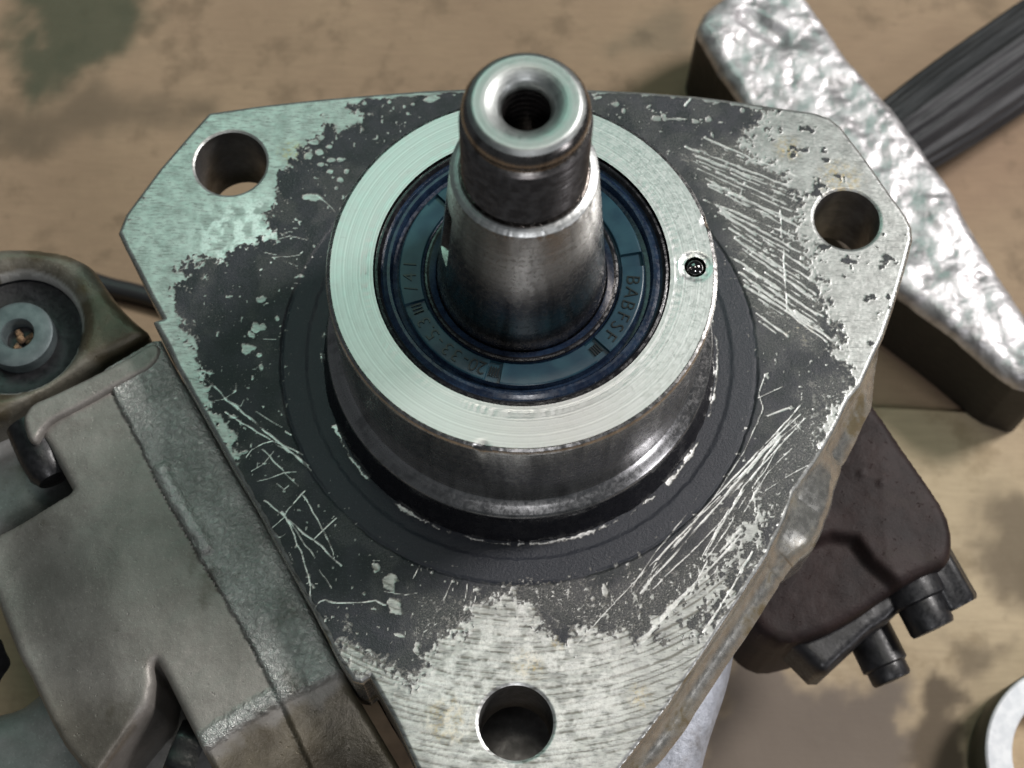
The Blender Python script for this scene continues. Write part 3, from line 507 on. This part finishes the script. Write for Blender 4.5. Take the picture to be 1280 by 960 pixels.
    for (c, q) in RUST: rust = np.maximum(rust, sstep(q, q*.2, np.hypot(x-c[0], y-c[1])))
    holes = np.minimum.reduce([np.hypot(x-a, y-c)-q for a, c, q in HOLES])
    z = -.07*b
    ph = r*2*math.pi/1.22+n3*2.5+n1*.5+1.5*np.sin(r*1.3); az = sstep(-36, -46, y+n3*8); gn = fbm(th*26, r*.9, 1.0, 73, 3)
    arcs = np.sin(ph)*.016*(gn*1.6-.1)
    groove = az*sstep(-.35, -.9, np.sin(ph))*sstep(.40, .56, gn+.06)
    z = z+arcs*b*az+.010*np.sin((x*.5+y*1.1)*2*math.pi/1.2+n3*9)*b*sstep(45, 55, x)
    z = z+n2*.03*b+n1*.03
    z = z-.16*pad-.30*sstep(.45, .05, np.abs(r-RP+n1*.4))*sstep(.25, .55, vnoise(th*3, 0*th, 71)+.25*(y < 0))
    z = z-.25*sstep(42.0, 41.0, r+n1*.6)*pad
    z = z-.25*sstep(.5, 0, holes)
    z = z-.22*sstep(-.5, 0, np.where(holes > .8, s, -9))
    worn = np.maximum(hz, .8*md)*(1-pad); worn = np.maximum(worn, .35*sstep(.5, .65, fbm(x, y, .16, 77, 3))*(1-pad))
    return z, {'bare': b, 'pad': pad, 'fresh': fresh, 'rust': rust, 'worn': worn, 'groove': groove}
def flange_wall(x, y, nx, ny, lv):
    d = np.hypot(x-LUG[0][0], y-LUG[0][1]); right = sstep(5, 25, x)*sstep(10, -10, y)
    bul = 6.2*np.clip(1-(d/14)**2, 0, 1)*sstep(-1.0, -5.5, np.full(x.shape, lv))*right
    bead = 2.2*np.exp(-((lv+8.5)/1.6)**2)*right*sstep(9, 15, d)
    w = (fbm(x, y, .10, 81)-.5)*.6*(lv < -1)
    o = bul+bead+w+right*2.6*sstep(-1.5, -9, np.full(x.shape, lv))-.15*(lv > -.7)+.35*(lv <= -.7)
    return x+nx*o, y+ny*o, np.full(x.shape, lv)
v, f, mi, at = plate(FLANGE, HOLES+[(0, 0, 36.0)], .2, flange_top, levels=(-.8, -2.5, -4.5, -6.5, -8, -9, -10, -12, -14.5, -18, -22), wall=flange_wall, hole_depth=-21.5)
flange = mesh_obj('flange', v, f, [FLANGE_MAT, ALU_SIDE, ALU_HOLE_SHADE], pump, sharp=50, midx=mi, attrs=at)

# boss: turned collar with its ball hole
nick = [math.radians(a) for a in NICKS]
def ring_top(x, y, s):
    r = np.hypot(x, y); th = np.arctan2(y, x); z = H+0*x
    z = z-.10*sstep(.12, .0, np.abs(r-26.9))-.07*sstep(.10, 0, np.abs(r-27.5))
    d = np.hypot(x-BALL[0], y-BALL[1]); z = z-.25*sstep(3.0, 2.3, d)*(.5+vnoise(x*2, y*2, 4))
    z = z-.35*sstep(1.2, .2, np.hypot(x-33.6*math.cos(nick[1]), y-33.6*math.sin(nick[1])))
    z = z-.22*sstep(1.6, .2, np.hypot(x-33.6*math.cos(nick[0]), (y-33.6*math.sin(nick[0]))))
    return z, {}
circ = lambda r, n: [(r*math.cos(2*math.pi*k/n), r*math.sin(2*math.pi*k/n)) for k in range(n)]
v, f, mi, at = plate(circ(33.15, 300), [(0, 0, 25.75), (BALL[0], BALL[1], 1.9)], .3, ring_top, hole_depth=H-3.2)
mesh_obj('ring_face', v, f, [RING_FACE, RING_FACE, RING_WALL], pump, sharp=35, midx=mi)
def ring_mod(r, th, z):
    k = (z > H-1.2) & (r > 33.0)
    for a, amt in ((nick[0], .22), (nick[1], .35)):
        d = np.abs((th-a+math.pi) % (2*math.pi)-math.pi)*34
        z = np.where(k, z-amt*sstep(1.6, .2, d), z); r = np.where(k & (r > 33.6), r-amt*.7*sstep(1.6, .2, d), r)
    j = (vnoise(th*60, 0*th, 9)-.5)*.10*k
    return r+j, z+j*.5
V, F, mi = lathe([(33.15, H), (33.22, H-.16), (33.3, H-.05), (33.75, H-.25), (34.0, H-.75), (34.05, H-1.4), (34.0, H-8), (34.0, 22), (34.0, 12.0), (33.8, 11.6), (34.0, 11.35), (34.9, 10.75), (36.1, 9.95), (36.5, 9.6), (36.65, 9.1), (36.5, 8.5), (35.2, 8.2)], 540, ring_mod)
mesh_obj('collar', V, flip(F) if False else F, RING_WALL, pump, sharp=38)
V, F, mi = lathe([(35.2, 8.2), (35.8, 7.8), (36.1, 7.0), (36.0, 6.2), (35.9, 5.4), (36.2, 4.2), (36.9, 2.4), (37.6, 1.1), (38.1, .1), (38.2, -.8)], 360, lambda r, th, z: (r+(vnoise(th*20, z, 3)-.5)*.35*(z < 5), z))
mesh_obj('o_ring', V, F, RUB_BLACK, pump, sharp=60)
V, F, mi = lathe([(25.76, H-.02), (25.76, 28), (13, 28)], 180); mesh_obj('seal_bore', V, F, RING_WALL, pump)
V, F, mi = lathe([(0, H-3.2), (2.0, H-3.2), (2.0, H-2.4)], 40)
mesh_obj('ball_seat', [(a+BALL[0], b+BALL[1], c) for a, b, c in V], F, BLACK, pump)
prof = [(1.75*math.sin(math.pi*k/20), 1.75*-math.cos(math.pi*k/20)) for k in range(21)]; prof[0] = (0, -1.75); prof[-1] = (0, 1.75)
V, F, mi = lathe(prof, 40); mesh_obj('check_ball', [(a+BALL[0], b+BALL[1], c+H-1.3) for a, b, c in V], F, STEEL_BALL, pump, sharp=None)

# shaft seal with moulded lettering
FZ = H-1.5
def seal_mod(r, th, z):
    k = (r < 21.2) & (r > 17.5)
    for i, a in enumerate(POCKETS):
        d = np.abs((th-math.radians(a)+math.pi) % (2*math.pi)-math.pi)
        z = np.where(k & (d < math.radians(3.6)), z-.75, z)
    return r, z
sp = [(25.72, H-4), (25.70, H-.9), (25.45, H-.45), (25.0, H-.35), (24.7, H-.6), (24.45, H-1.1), (24.1, H-1.35), (23.8, H-1.2), (23.4, H-.95), (22.9, H-.95), (22.65, H-1.3), (22.45, H-2.6), (21.7, H-2.8), (21.35, FZ-.15), (21.15, FZ-.02), (21.05, FZ), (19.3, FZ), (17.65, FZ), (17.5, FZ-.1), (17.42, FZ-.9), (17.2, FZ-1.0), (17.0, FZ-.5), (16.85, FZ-.2), (16.5, FZ-.12), (16.1, FZ-.35), (15.4, FZ-.55), (15.0, FZ-.8), (14.85, FZ-1.8), (14.2, FZ-2.6), (13.2, FZ-3)]
V, F, mi = lathe(sp, 900, seal_mod, lambda r, z: 2 if (r > 24.3 or 16.0 < r < 17.1) else (1 if 17.4 < r < 21.4 else 0))
seal = mesh_obj('oil_seal', V, F, [RUB_NAVY, RUB_TEAL, RUB_BLACK], pump, sharp=30, midx=mi)
def glyph(ch, size, depth):
    cu = bpy.data.curves.new('glyph', 'FONT'); cu.body = ch; cu.size = size; cu.extrude = depth; cu.align_x = 'CENTER'; cu.align_y = 'CENTER'; cu.resolution_u = 3; cu.offset = -.012*size
    o = bpy.data.objects.new('glyph', cu); COL.objects.link(o)
    dg = bpy.context.evaluated_depsgraph_get(); me = o.evaluated_get(dg).to_mesh()
    V = [tuple(q.co) for q in me.vertices]; F = [tuple(p.vertices) for p in me.polygons]
    o.evaluated_get(dg).to_mesh_clear(); bpy.data.objects.remove(o); bpy.data.curves.remove(cu)
    return V, F
lv, lf = [], []
for ch, a in LETTERS:
    GV, GF = glyph(ch, 3.4, .16); t0 = math.radians(a); rot = t0-math.pi/2; c, s = math.cos(rot), math.sin(rot)
    b0 = len(lv); cx, cy = 19.35*math.cos(t0), 19.35*math.sin(t0)
    lv += [(cx+c*p[0]-s*p[1], cy+s*p[0]+c*p[1], p[2]) for p in GV]; lf += [tuple(b0+q for q in fc) for fc in GF]
for a, n in ((POCKETS[1], 4), (POCKETS[2], 4), (POCKETS[3], 3)):        # small moulded marks in the pockets
    for k in range(n):
        t0 = math.radians(a-2.0+4.0*k/(n-1)); c, s = math.cos(t0), math.sin(t0); b0 = len(lv)
        for dz in (-.75, -.45):
            for dr, dt in ((-.9, -.09), (.9, -.09), (.9, .09), (-.9, .09)): lv.append(((19.3+dr)*c-dt*s, (19.3+dr)*s+dt*c, dz))
        lf += [tuple(b0+q for q in fc) for fc in ((4, 5, 6, 7), (0, 1, 5, 4), (1, 2, 6, 5), (2, 3, 7, 6), (3, 0, 4, 7))]
mesh_obj('lettering', lv, lf, LETTER_MAT, seal, (0, 0, FZ+.05), sharp=30)

# drive shaft
ka = math.radians(KEYWAY[0])
def shaft_mod(r, th, z):
    d = np.abs((th-ka+math.pi) % (2*math.pi)-math.pi)*12.5
    r = np.where((d < 1.9) & (z > 49) & (z < 64.5) & (r > 10.5), r-3.2, r)
    j = (vnoise(th*25, z*1.5, 15)-.5)*.10*(np.abs(z-72) < 1.2)
    return r+j, z
cone = [(15.0, 32), (14.75, 36), (14.55, 38.5), (14.35, 40.0)]
for k in range(41):
    z = 41+(70.6-41)*k/40; cone.append((14.3+(11.6-14.3)*k/40, z))
cone += [(11.56, 71.3), (11.50, 71.8), (11.3, 72.0), (10.25, 72.36), (10.0, 72.3), (9.75, 72.1), (9.62, 72.5)]
for k in range(41):
    z = 73.2+13.6*k/40; cone.append((9.56+(.20, .02, -.20, .02)[k % 4], z))
cone += [(9.4, 87.1), (9.05, 87.4), (8.95, 87.9), (9.0, 88.5), (9.25, 89.0), (9.4, 89.3), (9.3, 89.9), (8.95, 90.6), (8.5, 91.15), (8.1, 91.5), (7.85, 91.7), (7.6, 91.75), (6.2, 91.71), (5.8, 91.62), (5.0, 91.25), (4.3, 90.7), (3.8, 90.1), (3.6, 89.3), (3.5, 88.6), (3.45, 84), (3.4, 72), (0, 69.5)]
V, F, mi = lathe(cone, 480, shaft_mod, lambda r, z: 2 if (z > 72.6 and z < 87.2 and r > 9) or (r < 3.7) else (1 if z > 91.2 or (z > 88.4 and r < 7.2) else (3 if 71.85 < z < 72.4 and r > 10 else 0)))
mesh_obj('drive_shaft', V, F, [SHAFT, SHAFT_END, STEEL_DARK, RING_FACE], pump, sharp=32, midx=mi)  # lip takes the brighter ring metal, its highlight put into the colour

# main housing under the flange
def dome(ztop, R, noise=.4, seed=1, extra=None):
    def zf(x, y, s):
        d = np.clip(-s, 0, R); z = ztop-R+np.sqrt(np.maximum(R*R-(R-d)**2, 0))+(fbm(x, y, .12, seed)-.5)*noise
        at = {'strip': 0*x, 'oil': 0*x, 'bright': 0*x}
        if extra: z = extra(x, y, s, z, at)
        return z, at
    return zf
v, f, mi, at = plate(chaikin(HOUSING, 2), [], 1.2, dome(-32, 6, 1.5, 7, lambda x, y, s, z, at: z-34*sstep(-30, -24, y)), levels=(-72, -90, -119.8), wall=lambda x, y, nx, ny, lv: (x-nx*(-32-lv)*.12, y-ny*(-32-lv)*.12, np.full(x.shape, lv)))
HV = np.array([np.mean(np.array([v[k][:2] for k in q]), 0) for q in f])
mi = [1 if (m == 0 and (c[1] > -48 or c[0] < 22)) else 0 for m, c in zip(mi, HV)]  # top seen through the holes gets the dark metal, its shade painted in
mesh_obj('housing', v, f, [ALU_BODY, ALU_HOLE_SHADE], pump, midx=mi, attrs=at)
V, F, mi = lathe([(30, -34), (41, -33.5), (41.5, -30), (41.5, -16)], 90); mesh_obj('neck', V, F, ALU_BODY, pump)

# left cylinder head casting
def head_extra(x, y, s, z, at):
    ds = line_dist(SEAM, x, y); P = np.array(SEAM)
    side = np.full(x.shape, -1.0); bx = np.interp(-y, -P[:, 1], P[:, 0]); side = x-bx
    st = sstep(-.25, .25, side+(fbm(x, y, .5, 3)-.5)*.8); at['strip'] = st*sstep(-60, -57, y-0)
    z = z+.9*st-.35*sstep(.55, .1, np.abs(side))
    db = line_dist(BEADSEAM, x, y); bd = sstep(1.6, .6, db+(fbm(x, y, .6, 5)-.5)*1.2); z = z+1.0*bd*(.6+fbm(x, y, 1.2, 6)); at['bright'] = np.maximum(at['bright'], .65*bd)
    R = np.array(RIDGE); ry = np.interp(x, R[:, 0], R[:, 1]); d = np.clip(ry-y, 0, None)*.9*(x > R[0, 0]-6)
    z = z-np.minimum(.012*d**2+.30*d, 1.1*d)*sstep(0, 3, d); at['oil'] = .85*sstep(2.5, 6, d+(fbm(x, y, .25, 8)-.5)*5)
    at['strip'] = np.maximum(at['strip'], sstep(2.6, 1.2, np.abs(ry-.5-y)+(fbm(x, y, .8, 9)-.5)*1.6)*(x > R[0, 0]-1)*(side < 0))
    at['strip'] = np.maximum(at['strip'], st*sstep(3.2, 1.2, ry-y))*np.where(ry-y > 3.2, 0, 1)
    # soft fall of the lower-left lobe
    lobe = sstep(-72, -100, x+.45*(y+40)); z = z-5*lobe*lobe
    at['oil'] = np.maximum(at['oil'], .45*sstep(-58, -72, y+.2*(x+90))*(x < -70))
    return z
v, f, mi, at = plate(chaikin(HEAD, 1, .12), [], .45, dome(-10, 1.7, .5, 17, head_extra), levels=(-16, -30, -55))
mesh_obj('cylinder_head', v, f, CAST_GREY, pump, sharp=50, attrs=at)
v, f, mi, at = plate(chaikin(BAR, 2), [], .4, dome(-8.6, 1.0, .4, 19), levels=(-12, -20)); mesh_obj('raised_rib', v, f, CAST_GREY, pump, sharp=60, attrs=at)
px, py = PORT[0]
def ear_extra(x, y, s, z, at):
    r = np.hypot(x-px, y-py); z = z-1.2*sstep(17, 13, r)
    at['bright'] = .7*sstep(.8, .2, np.abs(r-13.4))*(fbm(x, y, .3, 23) > .4); at['oil'] = .8*sstep(.45, .62, fbm(x, y, .09, 24)); return z
v, f, mi, at = plate(chaikin(EAR, 2), [(px, py, 13.0)], .5, dome(-14, 3, .8, 21, ear_extra), levels=(-22, -45), hole_depth=-24); mesh_obj('port_lug', v, f, [CAST_EAR, CAST_EAR, BLACK], pump, sharp=50, midx=mi, attrs=at)
V, F, mi = lathe([(0, -20.5), (5, -20.5), (10, -20.3), (12.2, -19.4), (13.1, -19.2), (13.1, -26)][::-1], 90)
plug = mesh_obj('port_plug', [(a+px, b+py, c) for a, b, c in V], F, BLACK, pump)
V, F, mi = lathe([(3.1, -22), (3.15, -17.4), (3.5, -16.9), (6.6, -16.8), (7.2, -17.1), (7.35, -17.8), (7.35, -21)][::-1], 72)
mesh_obj('washer', [(a+px, b+py, c) for a, b, c in V], F, WASHER, plug, (0, 0, 0))
cv, cf = [], []
for k in range(14):
    a = random.random()*6.28; q = random.random()*2.4; rr = .5+random.random()*.9; b0 = len(cv)
    for dx, dy, dz in ((1, 0, 0), (-1, 0, 0), (0, 1, 0), (0, -1, 0), (0, 0, 1), (0, 0, -1)):
        cv.append((px+q*math.cos(a)+dx*rr*random.uniform(.6, 1), py+q*math.sin(a)+dy*rr*random.uniform(.6, 1), -19.6+dz*rr*.8))
    cf += [tuple(b0+i for i in t3) for t3 in ((0, 2, 4), (2, 1, 4), (1, 3, 4), (3, 0, 4), (2, 0, 5), (1, 2, 5), (3, 1, 5), (0, 3, 5))]
o = mesh_obj('dirt_crumbs', cv, cf, RUSTY, plug, (0, 0, 0), sharp=None); o['kind'] = 'stuff'
v, f, mi, at = plate(chaikin(SIDE_BODY, 2), [], .8, dome(-26, 5, 1.0, 25), levels=(-40, -60)); mesh_obj('side_casting', v, f, CAST_LOW, pump, attrs=at)
v, f, mi, at = plate(chaikin(LOWER_BODY, 2), [], .9, dome(-38, 7, 1.5, 27), levels=(-70, -100)); mesh_obj('lower_casting', v, f, CAST_LOW, pump, attrs=at)

# bolts: head, shank, set by their axis
def place(o, p, d):
    o.rotation_mode = 'QUATERNION'; o.rotation_quaternion = Vector(d).to_track_quat('Z', 'Y'); o.location = Vector((p[0], p[1], p[2]+TABLE))*MM; return o
def screw(name, prof, p, d, mat=BLACK, segs=48, mod=None):
    V, F, mi = lathe(prof, segs, mod); return place(mesh_obj(name, V, flip(F) if prof[0][1] > prof[-1][1] else F, mat, pump, sharp=35), p, d)
hx = lambda r, th, z: (r*(1-.13*np.abs(np.sin(3*th))**1.5), z)
screw('head_bolt', [(4.4, 0), (4.6, 3), (4.7, 8), (4.3, 11.5), (3.2, 13.2), (0, 13.6)], (HEADBOLT[0][0]-.4, HEADBOLT[0][1]+2, -15), (.50, -.86, -.05))
screw('hex_bolt', [(6.6, 0), (6.6, 4.5), (6.0, 5.6), (0, 5.8)], (-60.5, -75.5, -26), (-.93, .30, .22), mod=hx)
screw('hex_bolt', [(6.0, 0), (6.0, 6), (5.4, 7), (0, 7.2)], (DARKBOLT[0][0]-6, DARKBOLT[0][1]+1, -38), (.6, -.3, .5), mod=hx)

# right hand regulator block with cap screws
def block_extra(x, y, s, z, at):
    st = sstep(1.2, -1.2, poly_sdf(BLOCKSTEP, x, y)); z = z-3.0*st; at['oil'] = 0*st
    for cx, cy, q in ((73.6, -11.5, 1.2), (77.6, -13.5, 1.1), (70, -8.5, .8)):
        d = np.hypot(x-cx, y-cy); z = z+.5*sstep(q, 0, d)
    return z-.12*np.clip(x-78, 0, None)
v, f, mi, at = plate(chaikin(BLOCK, 1), [], .6, dome(-36, 2.4, .8, 33, block_extra), levels=(-48, -60, -72)); mesh_obj('regulator_block', v, f, CAST_BROWN, pump, sharp=55, attrs=at)
v, f, mi, at = plate(BLOCKBASE, [], .7, dome(-44, 2.5, .8, 35), levels=(-50, -58)); mesh_obj('block_base', v, f, BLACK, pump, sharp=55, attrs=at)
cap = [(6.3, -4), (6.4, 6.0), (6.2, 6.8), (5.6, 7.0), (5.0, 7.2), (5.0, 12.6), (4.6, 13.4), (0, 13.6)]
screw('cap_screw', cap, (83.6, -30.4, -46), (.42, -.90, -.06))
screw('cap_screw', [(5.0, -4), (5.1, 6), (4.4, 6.4), (4.4, 9.0), (4.0, 9.6), (0, 9.8)], (78.0, -43.0, -55), (.40, -.91, -.05))
screw('cap_screw', [(5.6, -4), (5.7, 8), (5.2, 8.8), (0, 9)], (91.0, -29.5, -48), (.45, -.88, -.1), mod=hx)

# ------------------------------------------------------------------ hammer
hx0, hy0 = np.mean(np.array(HAMMER), 0)
hammer = root('hammer', (hx0, hy0, 0), 'forged steel hammer with black grip lying behind the flange', 'hammer')
def ham(x, y, s):
    R = 4.0; d = np.clip(-s, 0, R); z = -86-R+np.sqrt(np.maximum(R*R-(R-d)**2, 0))
    z = z+(fbm(x, y, .09, 91, 3)-.5)*3.0+(fbm(x, y, .34, 92, 2)-.5)*.40*sstep(-20, -60, y-70)-.25*sstep(.66, .74, fbm(x, y, .30, 93, 2))
    dn = line_dist(NECK, x, y); z = z-2.2*sstep(4.5, 1.0, dn)
    return z, {}
hl = (-hx0, -hy0, TABLE)
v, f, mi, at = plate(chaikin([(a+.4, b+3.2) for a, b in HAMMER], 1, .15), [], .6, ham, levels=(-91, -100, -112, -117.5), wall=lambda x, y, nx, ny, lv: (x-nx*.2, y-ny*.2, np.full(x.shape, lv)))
mesh_obj('hammer_head', v, f, [HAMMER_MAT, HAMMER_SHADE_SIDE], hammer, hl, sharp=50, midx=mi)
p0 = Vector((*HANDLE[0], -101)); p1 = Vector((*HANDLE[2], -104)); L = (p1-p0).length
gr = lambda r, th, z: (r*(1+.06*np.cos(4*th)+.03*np.cos(11*th+1)+.022*np.cos(23*th+2)+.02*np.cos(17*th)), z)
V, F, mi = lathe([(8, -14), (10.8, -4), (11.6, 6), (12.2, 16), (12.6, 30), (12.8, 50), (12.8, L*.8), (12, L), (0, L+1)], 160, gr)
h2 = mesh_obj('handle', V, F, HANDLE_MAT, hammer, sharp=None); place(h2, p0, p1-p0); h2.location = (p0+Vector(hl)+Vector((-2, 2.5, 0)))*MM

# ------------------------------------------------------------------ ring at the lower right, cable at the left
tx, ty = TAPE[0]; ro = tx-TAPE[1][0]; ri = tx-TAPE[2][0]
ring = root('tape_roll', (tx, ty, 2.5), 'white round ring with beige inside cut off at the lower right corner', 'roll')
V, F, mi = lathe([(ro-.2, 0), (ro+.4, 2), (ro+.4, 14.6), (ro, 15.2)], 120); mesh_obj('outer_band', V, F, OLIVE, ring, (0, 0, 0))
V, F, mi = lathe([(ro, 15.2), (ro-.5, 15.7), (ri+.5, 15.7), (ri, 15.2)], 120); mesh_obj('rim', V, F, WHITE, ring, (0, 0, 0))
V, F, mi = lathe([(ri, 15.2), (ri-.3, 8), (ri-.3, 0)], 120); mesh_obj('core', V, F, BEIGE, ring, (0, 0, 0))

def tube(P, r, segs=14):
    P = [Vector(p) for p in P]
    for _ in range(3): P = [P[0]]+[q for a, b in zip(P[:-1], P[1:]) for q in (a.lerp(b, .25), a.lerp(b, .75))]+[P[-1]]
    V = []; F = []
    for i, p in enumerate(P):
        d = (P[min(i+1, len(P)-1)]-P[max(i-1, 0)]).normalized(); a = d.cross(Vector((0, 0, 1))).normalized(); b = a.cross(d)
        V += [tuple(p+a*r*math.cos(2*math.pi*k/segs)+b*r*math.sin(2*math.pi*k/segs)) for k in range(segs)]
        if i: F += [((i-1)*segs+k, (i-1)*segs+(k+1) % segs, i*segs+(k+1) % segs, i*segs+k) for k in range(segs)]
    return V, F
V, F = tube([(x, y, -117.2) for x, y in CABLE], 2.6)
cb = mesh_obj('cable', V, F, CABLE_MAT, sharp=None); tag(cb, 'black cable lying on the cardboard between grey lug and flange corner', 'cable')
